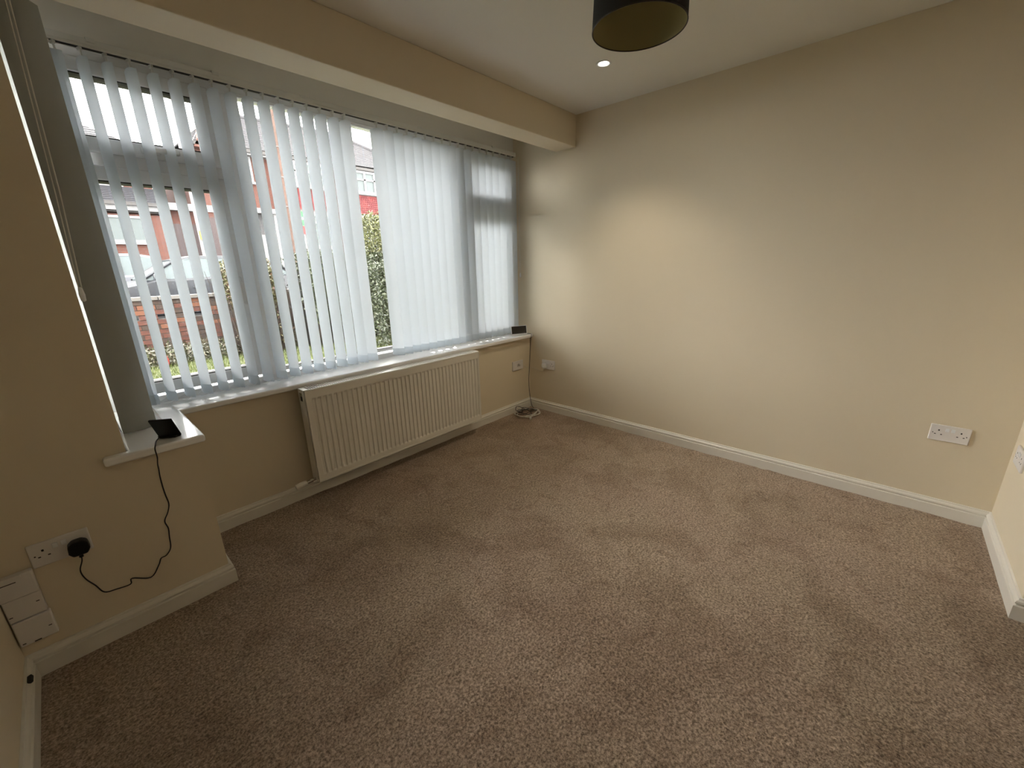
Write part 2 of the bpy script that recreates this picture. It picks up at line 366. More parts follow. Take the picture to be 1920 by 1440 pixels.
cx[-1] = (cx[-1][0]-0.004, -66)
cx += [(-1.340, -58)] + [(-1.340+0.0738*k, -64+random.uniform(-1.5, 1.5)) for k in range(1, 17)] + [(-0.098, -62)]
tips = []
for x, a in cx:
    v = dup(ME_v, 'vane', B1, (x, YC, 0), math.radians(a))
    dup(ME_h, 'hem_pocket', v); dup(ME_hg, 'hanger', v)
    ca, sa = math.cos(math.radians(a)), math.sin(math.radians(a))
    tips.append(((x+0.036*ca, YC+0.036*sa), (x-0.036*ca, YC-0.036*sa)))
for side in (0, 1):
    for i in range(1, len(tips)-1):
        a, b = tips[i][side], tips[i+1][side]
        if abs(b[0]-a[0]) > 0.12: continue
        pts = [(a[0]+(b[0]-a[0])*t, a[1]+(b[1]-a[1])*t, VB+0.020-0.022*4*t*(1-t)+0.0) for t in np.linspace(0, 1, 7)]
        MB().tube(pts, 0.0011, 5).build('bottom_chain', M_upvc, B1)
# control cord with weight at the right end, bead chain beside it
for dx in (0.0, 0.010):
    MB().tube([(-0.030+dx, 0.085, 2.205), (-0.030+dx, 0.083, 1.5), (-0.026+dx*0.6, 0.083, 1.262)], 0.0012, 5).build('control_cord', M_whitecord, B1)
MB().lathe([(0.0005, 0), (0.007, 0.004), (0.008, 0.02), (0.005, 0.04), (0.0005, 0.044)], (-0.023, 0.083, 1.222), 12).build('cord_weight', M_upvc, B1, smooth=True)

B2 = empty('vertical_blind', (0, 0, 0), 'dark side blind, broad end slat facing the room, hidden slats added to block light', 'blind')
MB().box((-2.822, -0.44, 2.210), (-2.784, 0.125, 2.236)).build('headrail', M_track, B2, bevel=0.0015)
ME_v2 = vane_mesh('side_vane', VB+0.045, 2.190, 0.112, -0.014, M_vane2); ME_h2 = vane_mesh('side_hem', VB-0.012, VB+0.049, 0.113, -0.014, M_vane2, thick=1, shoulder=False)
for k in range(14):  # slats behind the front two added nearly closed to block side-window light
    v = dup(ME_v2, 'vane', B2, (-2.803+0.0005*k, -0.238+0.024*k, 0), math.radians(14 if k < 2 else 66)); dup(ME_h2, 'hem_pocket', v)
    MB().box((-2.808, -0.242+0.024*k, 2.186), (-2.798, -0.236+0.024*k, 2.214)).build('hanger', M_track, v).matrix_parent_inverse = v.matrix_basis.inverted()
def beads(pts, name, par, m_, r=0.0016):
    mb = MB(); mb.tube(pts, r*0.55, 5)
    mb.build(name, m_, par)
beads([(-2.820, -0.30, 2.21), (-2.843, -0.30, 1.6), (-2.858, -0.30, 1.292)], 'control_cord', B2, M_whitecord, 0.003)
beads([(-2.812, -0.30, 2.21), (-2.832, -0.30, 1.6), (-2.850, -0.30, 1.292)], 'control_cord', B2, M_whitecord, 0.0035)
MB().lathe([(0.0005, 0), (0.007, 0.004), (0.0085, 0.025), (0.006, 0.048), (0.0005, 0.052)], (-2.854, -0.30, 1.245), 12).build('cord_weight', M_upvc, B2, smooth=True)
# bead chain looped at the bottom of the side blind
mb = MB()
for k in range(9):
    y = -0.226+0.024*k
    mb.tube([(-2.742, y, VB+0.03), (-2.728, y+0.011, VB+0.004), (-2.742, y+0.022, VB+0.03)], 0.0014, 5)
    mb.tube([(-2.866, y-0.02, VB+0.02), (-2.872+0.012, y-0.005, VB-0.008), (-2.866, y+0.008, VB+0.02)], 0.0014, 5)
mb.build('bottom_chain', M_upvc, B2)

# ------------------------------------------------------------------ radiator
R = empty('radiator', (-1.43, -0.005, 0.14), 'long white ribbed panel radiator under the front window sill', 'radiator')
rx0, rx1, rz0, rz1, ry = -2.111, -0.778, 0.126, 0.692, -0.132
def C(o): o.matrix_parent_inverse = Matrix.Translation((1.43, 0.005, -0.14)); return o
# ribbed front panel: grid of columns
npch = 41; pitch = (rx1-rx0-0.046)/npch
colsx = [rx0+0.012, rx0+0.030]; dep = [0, 0]
for k in range(npch):
    c = rx0+0.030+pitch*(k+0.5)
    for u, d_ in ((-0.0112, 0), (-0.0068, 1), (0.0068, 1), (0.0112, 0)): colsx.append(c+u); dep.append(d_)
colsx += [rx1-0.012]; dep += [0]
rowsz = [rz0+0.010, rz0+0.038, rz0+0.050, rz1-0.062, rz1-0.050, rz1-0.008]; rd = [0, 0, 1, 1, 0, 0]
vs = []
for z, a in zip(rowsz, rd):
    for x, d_ in zip(colsx, dep): vs.append((x, ry+0.0055*a*d_, z))
nc = len(colsx)
fs = [(j*nc+i, j*nc+i+1, (j+1)*nc+i+1, (j+1)*nc+i) for j in range(len(rowsz)-1) for i in range(nc-1)]
mb = MB().add(vs, fs)
C(mb.build('front_panel', M_rad, R, smooth=False))
mb = MB(); frame_rect(mb, rx0+0.004, rx1-0.004, rz0, rz1-0.002, ry-0.0015, ry+0.010, 0.008, 0.008, 0.0105, 0.0065)
mb.box((rx0+0.006, ry+0.0095, rz0+0.004), (rx1-0.006, ry+0.0115, rz1-0.006))
C(mb.build('panel_rim', M_rad, R, bevel=0.003))
C(MB().box((rx0+0.03, -0.045, rz0+0.02), (rx1-0.060, -0.032, rz1-0.02)).build('rear_panel', M_rad, R, bevel=0.003))
for x in (rx0, rx1):
    s = -1 if x == rx0 else 1
    mb = MB()
    xa_, xb_ = (x, x+0.0015) if s < 0 else (x-0.0015, x)
    # side cheek with an oval opening left near its top
    mb.box((xa_, ry+0.008, rz0+0.005), (xb_, -0.047, rz1-0.070)); mb.box((xa_, ry+0.008, rz1-0.020), (xb_, -0.047, rz1)); mb.box((xa_, ry+0.008, rz1-0.070), (xb_, ry+0.034, rz1-0.020)); mb.box((xa_, -0.063, rz1-0.070), (xb_, -0.047, rz1-0.020))
    C(mb.build('side_panel', M_rad, R))
    C(MB().box((x-s*0.006-0.001, ry+0.03, rz1-0.072), (x-s*0.006+0.001, -0.060, rz1-0.047)).build('vent_recess', M_dark, R))
mb = MB(); mb.box((rx0, ry+0.006, rz1-0.002), (rx1, ry+0.014, rz1+0.001)); mb.box((rx0, -0.055, rz1-0.002), (rx1, -0.047, rz1+0.001))
mb.box((rx0, ry+0.014, rz1-0.002), (rx0+0.03, -0.055, rz1+0.001)); mb.box((rx1-0.060, ry+0.014, rz1-0.002), (rx1, -0.055, rz1+0.001))
ns = 100
for k in range(ns):
    x = rx0+0.03+(rx1-rx0-0.06)*k/ns; mb.box((x+0.0072, ry+0.014, rz1-0.002), (x+0.0133, -0.055, rz1+0.001))
C(mb.build('top_grille', M_rad, R))
C(MB().box((rx0+0.01, ry+0.012, rz1-0.012), (rx1-0.01, -0.058, rz1-0.0105)).build('convector_fins', M_dark, R))
for x in (rx0+0.2, rx1-0.2): C(MB().box((x-0.015, -0.063, 0.2), (x+0.015, 0.001, 0.62)).build('wall_bracket', M_rad, R))
vy, vz = -0.088, 0.124
mb = MB(); mb.tube([(rx0+0.03, vy, rz0+0.012), (rx0-0.020, vy, vz+0.012)], 0.008, 12); mb.tube([(rx0-0.018, vy, vz+0.012), (rx0-0.034, vy, vz+0.011)], 0.0115, 6); mb.tube([(rx0-0.02, vy, vz+0.01), (rx0-0.048, vy, vz+0.009)], 0.010, 12)
vlv = C(mb.build('valve', M_chrome, R, smooth='auto'))
hd = MB().lathe([(0.0005, 0.0), (0.013, 0.001), (0.0165, 0.006), (0.0175, 0.030), (0.0155, 0.055), (0.0145, 0.062), (0.0005, 0.062)], (0, 0, 0), 20, axis='x').build('thermostat_head', M_rad, R, smooth='auto')
hd.rotation_euler = (0, math.radians(-6), 0); hd.location = Vector((rx0-0.116, vy, vz+0.002)); C(hd)
mb = MB(); mb.tube([(rx1-0.060, vy, rz0+0.012), (rx1+0.018, vy, vz+0.012)], 0.007, 12); mb.tube([(rx1+0.004, vy, vz+0.012), (rx1+0.020, vy, vz+0.012)], 0.011, 6)
mb.tube([(rx1+0.022, vy, vz+0.03), (rx1+0.022, vy, vz-0.008)], 0.009, 12)
C(mb.build('lockshield_valve', M_brass, R, smooth='auto'))

# ------------------------------------------------------------------ sockets and plates
def plate(name, origin, u, n, w_, h_, label, cat, t=0.009, group=None):
    """u: unit vector to the plate's right seen from the room, n: out of the wall; local x=u, y=-n, z=up"""
    o = bpy.data.objects.new(name, None); COL.objects.link(o); o.empty_display_size = 0.05
    Mx = Matrix((Vector(u), -Vector(n), Vector((0, 0, 1)))).transposed().to_4x4(); Mx.translation = Vector(origin); o.matrix_world = Mx
    tag(o, label, cat, group)
    MB().box((-w_/2, -t, -h_/2), (w_/2, 0, h_/2)).build('faceplate', M_socket, o, bevel=0.003, bseg=2, smooth='auto')
    return o
def double_socket(origin, u, n, label, plugside=None):
    o = plate('double_socket', origin, u, n, 0.146, 0.086, label, 'socket')
    for s in (-1, 1):
        MB().box((s*0.0105-0.0068, -0.0125, 0.010), (s*0.0105+0.0068, -0.0085, 0.028)).build('rocker_switch', M_upvc, o, bevel=0.0015)
        if plugside != s:
            h = MB(); cx_ = s*0.040
            h.box((cx_-0.0028, -0.0094, 0.010), (cx_+0.0028, -0.0085, 0.0175)); h.box((cx_-0.0145, -0.0094, -0.0095), (cx_-0.0080, -0.0085, -0.0055)); h.box((cx_+0.0080, -0.0094, -0.0095), (cx_+0.0145, -0.0085, -0.0055))
            h.build('pin_holes', M_dark, o)
        h = MB(); h.lathe([(0.0025, -0.0093), (0.0, -0.0093)], (0, 0, 0), 10, axis='y'); 
        h.v = [(x+s*0.0605, y, z-0.001) for x, y, z in h.v]; h.build('screw', M_dark, o)
    return o
double_socket((0, -2.792, 0.4555), (0, -1, 0), (-1, 0, 0), 'white double wall socket on the long right wall near the chimney breast')
double_socket((0, -0.225, 0.446), (0, -1, 0), (-1, 0, 0), 'white double wall socket near the window corner holding a small white plug', plugside=-1)
double_socket((-3.100, YS, 0.436), (1, 0, 0), (0, -1, 0), 'white double wall socket on the left pier with a black plug in it', plugside=1)
o = double_socket((-0.165, -D, 0.447), (1, 0, 0), (0, 1, 0), 'white double wall socket cut by the right edge, on the chimney breast side')
# television / telephone outlet plate below the right end of the sill
o = plate('outlet_plate', (-0.182, 0, 0.443), (1, 0, 0), (0, -1, 0), 0.146, 0.086, 'white aerial and telephone outlet plate below the right end of the sill', 'outlet')
MB().box((-0.060, -0.0105, -0.03), (-0.012, -0.0085, 0.03)).build('module', M_socket, o, bevel=0.0008)
h = MB(); h.box((-0.004, -0.0098, -0.012), (0.000, -0.0085, 0.012)); h.box((0.008, -0.0098, -0.006), (0.012, -0.0085, 0.016)); h.box((0.020, -0.0098, -0.014), (0.024, -0.0085, 0.006)); h.build('contacts', M_dark, o)
MB().lathe([(0.0055, -0.016), (0.0055, -0.0085)], (0, 0, 0), 12, axis='y').build('aerial_connector', M_chrome, o)
# white wall plug + cable
pl = empty('plug', (-0.009, -0.186, 0.440), 'small white plug pushed into the socket nearest the window corner', 'plug')
MB().prism([(-0.024, -0.022), (0.024, -0.022), (0.024, 0.010), (0.012, 0.024), (-0.012, 0.024), (-0.024, 0.010)], -0.001, -0.020, axes='yzx').build('body', M_upvc, pl, bevel=0.004, bseg=3, smooth='auto')
MB().box((-0.016, -0.008, -0.036), (-0.006, 0.008, -0.020)).build('cable_grip', M_socket, pl, bevel=0.002)
tag(MB().tube(smoothpath([(-0.019, -0.185, 0.404), (-0.02, -0.17, 0.385), (-0.012, -0.12, 0.383), (-0.008, -0.05, 0.392), (-0.02, -0.008, 0.396), (-0.06, -0.006, 0.402), (-0.100, -0.006, 0.425), (-0.16, -0.014, 0.443)]), 0.0014, 6).build('cable', M_whitecord, smooth=True), 'thin white cable running round the window corner between two wall plates', 'cable')

# black plug in left socket
pb = empty('plug', (-3.060, YS-0.009, 0.428), 'black power plug in the left pier socket', 'plug')
MB().prism([(-0.027, -0.012), (-0.018, -0.027), (0.018, -0.027), (0.027, -0.010), (0.025, 0.014), (0.012, 0.025), (-0.012, 0.025), (-0.025, 0.014)], -0.040, 0.0, axes='xzy').build('body', M_blackp, pb, bevel=0.006, bseg=3, smooth='auto')
MB().lathe([(0.006, -0.045), (0.0045, -0.027)], (-0.002, -0.012, 0), 10).build('cable_grip', M_blackp, pb)

# telephone master boxes stacked on the left pier
def tbox(z0, z1, x0, x1, t, label, extra):
    o = empty('junction_box', ((x0+x1)/2, YS, z0), label, 'junction box'); w_ = (x1-x0)/2; h_ = z1-z0
    MB().box((-w_, -t, 0), (w_, 0, h_)).build('cover', M_socket, o, bevel=0.003, smooth='auto')
    for u, v in extra: MB().box((u-0.004, -t-0.0006, v-0.0015), (u+0.004, -t+0.001, v+0.0015)).build('screw', M_dark, o)
    return o
tb = tbox(0.322, 0.402, -3.264, -3.176, 0.026, 'white wall box at the left pier, topmost of three, tucked under the socket', [])
MB().box((-0.043, -0.034, 0.076), (0.020, -0.026, 0.083)).build('lip', M_socket, tb, bevel=0.001)
MB().box((-0.044, -0.0268, 0.058), (0.005, -0.0255, 0.0605)).build('seam', M_dark, tb)
tbox(0.236, 0.319, -3.262, -3.176, 0.018, 'flat white wall box at the left pier, middle one of three', [(0.030, 0.048), (-0.035, 0.022)])
tb = tbox(0.140, 0.233, -3.260, -3.172, 0.022, 'flat white wall box at the left pier, lowest of three, just above the skirting', [(0.032, 0.040), (-0.034, 0.010)])
MB().box((-0.012, -0.0226, 0.002), (0.004, -0.021, 0.006)).build('seam', M_dark, tb)

# ------------------------------------------------------------------ things on the sill and their cables
dv = empty('smart_display', (-2.736, -0.434, SILLZ), 'small black tabletop display seen from behind on the left end of the sill', 'display', rz=-0.642)
lean = -0.417; c, s = math.cos(lean), math.sin(lean)
MB().obox((0.0, 0.044*s, 0.003+0.044*c+0.003), (0.039, 0, 0), (0, 0.044*s, 0.044*c), (0, -0.0045*c, 0.0045*s)).build('screen', M_blackp, dv, bevel=0.003, smooth='auto')
MB().prism([(-0.046, 0.000), (-0.030, -0.014), (0.022, -0.014), (0.034, 0.006), (0.022, 0.030), (-0.030, 0.030)], 0.0, 0.009).build('base', M_blackp, dv, bevel=0.004, smooth='auto')
MB().prism([(0.0, 0.004), (0.024, 0.004), (-0.006, 0.045), (-0.016, 0.045)], -0.012, 0.012, axes='yzx').build('support', M_blackp, dv, bevel=0.001)

cp = [(-2.772, -0.425, 0.7195), (-2.784, -0.455, 0.7185), (-2.792, -0.498, 0.7178), (-2.797, -0.5135, 0.706), (-2.797, -0.512, 0.675), (-2.800, -0.490, 0.640), (-2.800, -0.475, 0.613), (-2.802, -0.4705, 0.585), (-2.803, -0.4705, 0.540), (-2.802, -0.4705, 0.500), (-2.800, -0.4705, 0.460), (-2.810, -0.4705, 0.427), (-2.826, -0.4705, 0.395), (-2.822, -0.4705, 0.360), (-2.826, -0.4705, 0.325), (-2.832, -0.4705, 0.275), (-2.850, -0.4705, 0.250), (-2.868, -0.4705, 0.246), (-2.880, -0.4705, 0.222), (-2.912, -0.4705, 0.184), (-2.962, -0.4705, 0.213), (-2.971, -0.4705, 0.192), (-3.010, -0.4705, 0.196), (-3.041, -0.4705, 0.205), (-3.056, -0.471, 0.245), (-3.073, -0.473, 0.288), (-3.077, -0.480, 0.330), (-3.064, -0.488, 0.370), (-3.062, -0.488, 0.402)]
tag(MB().tube(smoothpath(cp, 5), 0.0021, 6).build('power_cable', M_cord, smooth=True), 'thin black cable wandering down the left pier from sill display to socket', 'cable')

M_screen = mat('dark_screen', (0.004, 0.004, 0.005), 0.12, spec=0.6)
dp = empty('smart_display', (-0.128, 0.010, SILLZ), 'small white framed display with black screen on the right end of the sill', 'display', rz=math.radians(-26))
lean = math.radians(12); c, s = math.cos(lean), math.sin(lean)
MB().obox((0, 0.010+0.041*s, 0.003+0.041*c), (0.078, 0, 0), (0, 0.041*s, 0.041*c), (0, -0.004*c, 0.004*s)).build('casing', M_upvc, dp, bevel=0.003, smooth='auto')
MB().obox((0, 0.010+0.044*s-0.0043*c, 0.003+0.044*c+0.0043*s), (0.072, 0, 0), (0, 0.034*s, 0.034*c), (0, -0.0003, 0)).build('screen', M_screen, dp)
MB().prism([(-0.055, 0.0), (0.055, 0.0), (0.045, 0.038), (-0.045, 0.038)], 0.0, 0.012).build('stand', M_upvc, dp, bevel=0.003)

cp = [(-0.095, 0.030, 0.7185), (-0.045, 0.022, 0.7185), (-0.020, -0.010, 0.7172), (-0.030, -0.046, 0.716), (-0.040, -0.0520, 0.700), (-0.046, -0.050, 0.66), (-0.045, -0.044, 0.60), (-0.046, -0.038, 0.50), (-0.054, -0.036, 0.38), (-0.060, -0.036, 0.30), (-0.056, -0.034, 0.20), (-0.048, -0.040, 0.10), (-0.045, -0.055, 0.03), (-0.060, -0.085, 0.012), (-0.11, -0.11, 0.010)]
ccx, ccy = -0.215, -0.130
for k in range(60):
    th = k*2*math.pi/24+0.4; r = 0.062+0.022*math.sin(k*0.9)+0.01*math.sin(k*0.31)
    cp.append((ccx+r*1.15*math.cos(th), ccy+r*0.95*math.sin(th), 0.012+0.0012*k*0.4+0.006*math.sin(k*0.7)**2))
cp += [(-0.30, -0.08, 0.05), (-0.29, -0.075, 0.085), (-0.25, -0.080, 0.075), (-0.20, -0.11, 0.04), (-0.17, -0.12, 0.030)]
tag(MB().tube(smoothpath(cp, 4), 0.0026, 6).build('power_cable', M_cord, smooth=True), 'black cable hanging in the window corner and coiled on the carpet', 'cable')
cp = []
for k in range(105):
    th = k*2*math.pi/36; r = 0.098+0.012*math.sin(k*0.23)+0.005*math.sin(k*1.1)
    cp.append((ccx+0.010+r*1.22*math.cos(th), ccy-0.006+r*0.98*math.sin(th), 0.007+0.0002*k+0.0015*math.sin(k*0.8)))
cp += [(-0.26, -0.215, 0.008), (-0.285, -0.235, 0.010)]
wc = tag(MB().tube(smoothpath(cp, 3), 0.0034, 7).build('extension_cable', M_whitecord, smooth=True), 'loose coil of white cable lying on the carpet in the window corner', 'cable')
cn = MB(); cn.obox((-0.290, -0.243, 0.012), (0.012, 0.010, 0), (-0.006, 0.007, 0), (0, 0, 0.008)); cn.build('connector', M_whitecord, wc, bevel=0.002)

# ------------------------------------------------------------------ pendant shade and downlights
M_shade = mat('shade_fabric', (0.020, 0.020, 0.021), 0.85, bump=(400, 0.2, 0.0005)); M_shade_in = mat('shade_lining', (0.34, 0.29, 0.14), 0.6); M_rim = mat('shade_rim', (0.018, 0.008, 0.006), 0.5)
PX, PY, PZ = -1.385, -1.655, 2.10
P = empty('pendant_lamp', (PX, PY, PZ), 'charcoal drum pendant lampshade with dull gold lining, unlit, at the top edge', 'lamp')
MB().lathe([(0.156, 0), (0.150, 0.20)], n=64).build('lamp_shade', M_shade, P, smooth=True)
MB().lathe([(0.1475, 0.20), (0.1535, 0.0)], n=64).build('lining', M_shade_in, P, smooth=True)
mb = MB()
for z, r in ((0, 0.1548), (0.20, 0.1488)):
    mb.tube([(r*math.cos(t), r*math.sin(t), z) for t in np.linspace(0, 2*math.pi, 64, endpoint=False)], 0.0022, 6, closed=True)
mb.build('rim', M_rim, P, smooth=True)
mb = MB()
for k in range(3):
    t = k*2*math.pi/3+0.4; mb.tube([(0.02*math.cos(t), 0.02*math.sin(t), 0.17), (0.149*math.cos(t), 0.149*math.sin(t), 0.198)], 0.0018, 6)
mb.tube([(0.022*math.cos(t), 0.022*math.sin(t), 0.17) for t in np.linspace(0, 2*math.pi, 24, endpoint=False)], 0.002, 6, closed=True)
mb.build('spider_ring', M_track, P)
MB().lathe([(0.001, 0.225), (0.012, 0.22), (0.018, 0.19), (0.018, 0.155), (0.014, 0.150), (0.001, 0.150)], n=20).build('lamp_holder', M_upvc, P, smooth='auto')
MB().lathe([(0.001, 0.098), (0.022, 0.105), (0.030, 0.122), (0.024, 0.142), (0.013, 0.156)], n=20).build('bulb', mat('bulb_glass', (0.8, 0.78, 0.7), 0.2), P, smooth=True)
MB().tube([(0, 0, 0.22), (0, 0, 0.30)], 0.003, 8).build('flex', M_whitecord, P)
MB().lathe([(0.001, 0.272), (0.03, 0.276), (0.045, 0.29), (0.048, 0.30)], n=32).build('ceiling_rose', M_upvc, P, smooth=True)

M_led = bpy.data.materials.new('led'); M_led.use_nodes = True
nb = M_led.node_tree.nodes['Principled BSDF']; nb.inputs['Base Color'].default_value = (0.9, 0.9, 0.9, 1); nb.inputs['Emission Color'].default_value = (1, 0.97, 0.9, 1); nb.inputs['Emission Strength'].default_value = 14
def downlight(x, y, label, k=0.65, cone=150):
    o = empty('downlight', (x, y, H), label, 'light')
    MB().lathe([(0.027, -0.001), (0.032, -0.005), (0.040, -0.005), (0.043, 0.0)], n=40).build('bezel', M_upvc, o, smooth='auto')
    MB().lathe([(0.0001, -0.0025), (0.027, -0.0025)], n=32).build('lens', M_led, o)
    l = bpy.data.lights.new('lamp', 'SPOT'); l.energy = DOWNLIGHT_W*4*k; l.color = DL_COL; l.spot_size = math.radians(cone); l.spot_blend = 1.0; l.shadow_soft_size = 0.025
    lo = bpy.data.objects.new('lamp', l); COL.objects.link(lo); lo.parent = o; lo.location = (0, 0, -0.03); return o
downlight(-0.585, -1.045, 'small round recessed ceiling downlight, lit, near the beam', 4.0, 102)
downlight(-1.15, -2.70, 'unseen recessed downlight added as warm fill above the middle of the room')  # this and the next two: unseen downlights added for warm fill
downlight(-2.45, -2.60, 'unseen recessed downlight added as warm fill above the left of the room')
downlight(-1.6, -3.9, 'unseen recessed downlight added as warm fill at the rear of the room')
#EXTERIOR
# ================================================================== outside
# (outdoor colours darkened to offset the very bright sky)
EXT_DIM = 0.235
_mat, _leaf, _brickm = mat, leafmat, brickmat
def _d(c): return tuple(x*EXT_DIM for x in c)
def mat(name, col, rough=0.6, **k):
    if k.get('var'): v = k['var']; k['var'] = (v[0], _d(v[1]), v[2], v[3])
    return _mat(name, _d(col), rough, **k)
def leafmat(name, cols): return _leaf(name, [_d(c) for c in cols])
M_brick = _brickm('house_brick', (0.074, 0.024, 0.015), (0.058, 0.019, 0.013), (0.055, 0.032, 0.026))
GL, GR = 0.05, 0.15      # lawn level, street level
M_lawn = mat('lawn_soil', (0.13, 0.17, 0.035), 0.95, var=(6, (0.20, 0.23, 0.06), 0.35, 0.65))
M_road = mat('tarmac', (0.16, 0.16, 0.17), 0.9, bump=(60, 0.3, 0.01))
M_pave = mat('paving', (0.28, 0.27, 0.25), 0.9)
MB().box((-7, 0.27, GL-0.2), (8, 6.1, GL)).build('ground_lawn', M_lawn, kind='structure')
MB().box((-14, 6.1, GR-0.4), (30, 60, GR)).build('ground_street', M_road, kind='structure')
MB().box((-14, 6.12, GR-0.05), (30, 7.6, GR+0.02)).build('ground_pavement', M_pave, kind='structure')
MB().box((-14, 12.6, GR-0.05), (30, 15.4, GR+0.03)).build('ground_drive', M_pave, kind='structure')

# scalloped timber fascia and soffit over the window, outside
M_fas = mat('brown_timber', (0.022, 0.013, 0.010), 0.6)
poly = [(-3.1, 2.50), (-3.1, 2.300)]
x = -3.1; per = 0.155
while x < 0.3:
    poly += [(x+0.004, 2.300), (x+0.030, 2.306), (x+0.034, 2.318), (x+0.052, 2.326), (x+0.085, 2.328), (x+0.104, 2.318), (x+0.108, 2.306), (x+0.125, 2.300), (x+0.151, 2.300)]; x += per
poly += [(x, 2.300), (x, 2.50)]
FB = empty('canopy', (-1.4, 0.6, 2.4), 'dark brown timber canopy with scalloped lower edge outside above the window', 'canopy')
o = MB().prism(poly, 0.60, 0.622, axes='xzy').build('scalloped_fascia', M_fas); child(o, FB)
child(MB().box((-3.1, 0.27, 2.47), (0.3, 0.60, 2.49)).build('soffit', M_fas), FB)
child(MB().box((-3.1, 0.27, 2.49), (0.3, 0.66, 2.53)).build('roof_deck', M_fas), FB)

# --- garden brick wall with a pierced course
M_br = [mat('brick_red', (0.26, 0.08, 0.045), 0.9, var=(20, (0.15, 0.05, 0.035), 0.4, 0.7)), mat('brick_brown', (0.13, 0.075, 0.05), 0.9, var=(25, (0.07, 0.045, 0.035), 0.4, 0.7)), mat('brick_orange', (0.36, 0.13, 0.06), 0.9)]
M_mort = mat('mortar', (0.13, 0.11, 0.09), 0.95); M_cop = mat('coping_stone', (0.42, 0.39, 0.36), 0.85, var=(9, (0.30, 0.28, 0.25), 0.4, 0.7))
GW = empty('garden_wall', (-2, 6.0, GL), 'low weathered brick garden wall with pale coping and a pierced course', 'wall')
bx = []
for q in range(3):
    me = bpy.data.meshes.new('brick'); t = MB().box((-0.1075, -0.05, -0.0325), (0.1075, 0.05, 0.0325)); me.from_pydata(t.v, [], t.f); me.materials.append(M_br[q]); bx.append(me)
HX = 0.0
stuffb = MB()
for r in range(12):
    z = GL+0.03+r*0.075
    for k in range(-16, 16):
        x = -2.0+k*0.225+(0.1125 if r % 2 else 0)
        if r == 8 and k % 2: continue
        y = 5.99+random.uniform(-0.006, 0.006)
        if -3.3 < x < -0.55:
            o = bpy.data.objects.new('brick', bx[random.choice([0, 0, 1, 1, 1, 2])]); COL.objects.link(o); o.parent = GW; o.location = (x+2, y-6.0, z-GL)
        else: stuffb.box((x-0.1075, y-0.05, z-0.0325), (x+0.1075, y+0.05, z+0.0325))
o = stuffb.build('brickwork', M_br[1], kind='stuff'); child(o, GW)
for z0, z1 in ((GL-0.1, GL+0.03+7.5*0.075), (GL+0.03+8.5*0.075, 0.935)): child(MB().box((-5.7, 5.95, z0), (1.7, 6.035, z1)).build('mortar_core', M_mort), GW)
for k in range(10):
    o = MB().box((-0.30, -0.09, 0.0), (0.30, 0.09, 0.055)).build('coping_stone', M_cop, GW, bevel=0.006); o.location = (-3.2+k*0.612, 0.0+random.uniform(-.005, .005), 0.885)

# --- planting
def leaf_cloud(n, fn, size, seed):
    rs = np.random.RandomState(seed); P = fn(n, rs); n = len(P)
    a = rs.normal(size=(n, 3)); a /= np.linalg.norm(a, axis=1)[:, None]; b = rs.normal(size=(n, 3)); b -= a*(a*b).sum(1)[:, None]; b /= np.linalg.norm(b, axis=1)[:, None]
    s = size*rs.uniform(0.6, 1.3, n)[:, None]
    V = np.stack([P-a*s, P-b*s*0.45+a*s*0.1, P+a*s, P+b*s*0.45+a*s*0.1], 1).reshape(-1, 3)
    return V, n
def cloud_obj(name, V, n, m_, **k):
    me = bpy.data.meshes.new(name); me.vertices.add(len(V)); me.vertices.foreach_set('co', V.astype('f').ravel())
    me.loops.add(4*n); me.loops.foreach_set('vertex_index', np.arange(4*n, dtype='i')); me.polygons.add(n); me.polygons.foreach_set('loop_start', np.arange(0, 4*n, 4, dtype='i')); me.polygons.foreach_set('loop_total', np.full(n, 4, dtype='i'))
    me.materials.append(m_); me.update(calc_edges=True); o = bpy.data.objects.new(name, me); COL.objects.link(o)
    par = k.pop('parent', None)
    if par: o.parent = par
    return tag(o, **k)
def shell(x0, x1, y0, y1, z0, z1, rag=0.08, front=0.75):
    def f(n, rs):
        P = rs.uniform(size=(n, 3)); P[:, 0] = x0+(x1-x0)*P[:, 0]; P[:, 1] = y0+(y1-y0)*P[:, 1]; P[:, 2] = z0+(z1-z0)*P[:, 2]
        w_ = rs.uniform(size=n); k = w_ < front; P[k, 1] = y0+rs.exponential(0.07, k.sum())
        k = w_ > 0.88; P[k, 2] = z1-rs.exponential(0.07, k.sum())
        bump = rag*(np.sin(P[:, 0]*7)+np.sin(P[:, 0]*17+1)*0.6+np.sin(P[:, 2]*9+P[:, 0]*3)*0.5)
        P[:, 1] += bump*0.8; P[:, 2] += bump*0.5*(P[:, 2]-z0)/(z1-z0); P += rs.normal(scale=0.02, size=P.shape); return P
    return f
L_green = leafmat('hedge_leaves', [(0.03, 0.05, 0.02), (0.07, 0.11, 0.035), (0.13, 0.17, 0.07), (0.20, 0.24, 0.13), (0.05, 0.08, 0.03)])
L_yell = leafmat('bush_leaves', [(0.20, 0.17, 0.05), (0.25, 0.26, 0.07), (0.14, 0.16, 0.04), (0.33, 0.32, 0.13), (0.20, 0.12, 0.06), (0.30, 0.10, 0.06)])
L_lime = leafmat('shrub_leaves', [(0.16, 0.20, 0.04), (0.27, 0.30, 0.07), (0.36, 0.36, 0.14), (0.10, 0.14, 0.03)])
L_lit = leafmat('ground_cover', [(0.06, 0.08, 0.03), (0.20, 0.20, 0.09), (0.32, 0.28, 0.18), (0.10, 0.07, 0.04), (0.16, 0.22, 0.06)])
L_grass = leafmat('grass_blades', [(0.18, 0.26, 0.035), (0.26, 0.34, 0.06), (0.34, 0.38, 0.10), (0.13, 0.20, 0.03)])
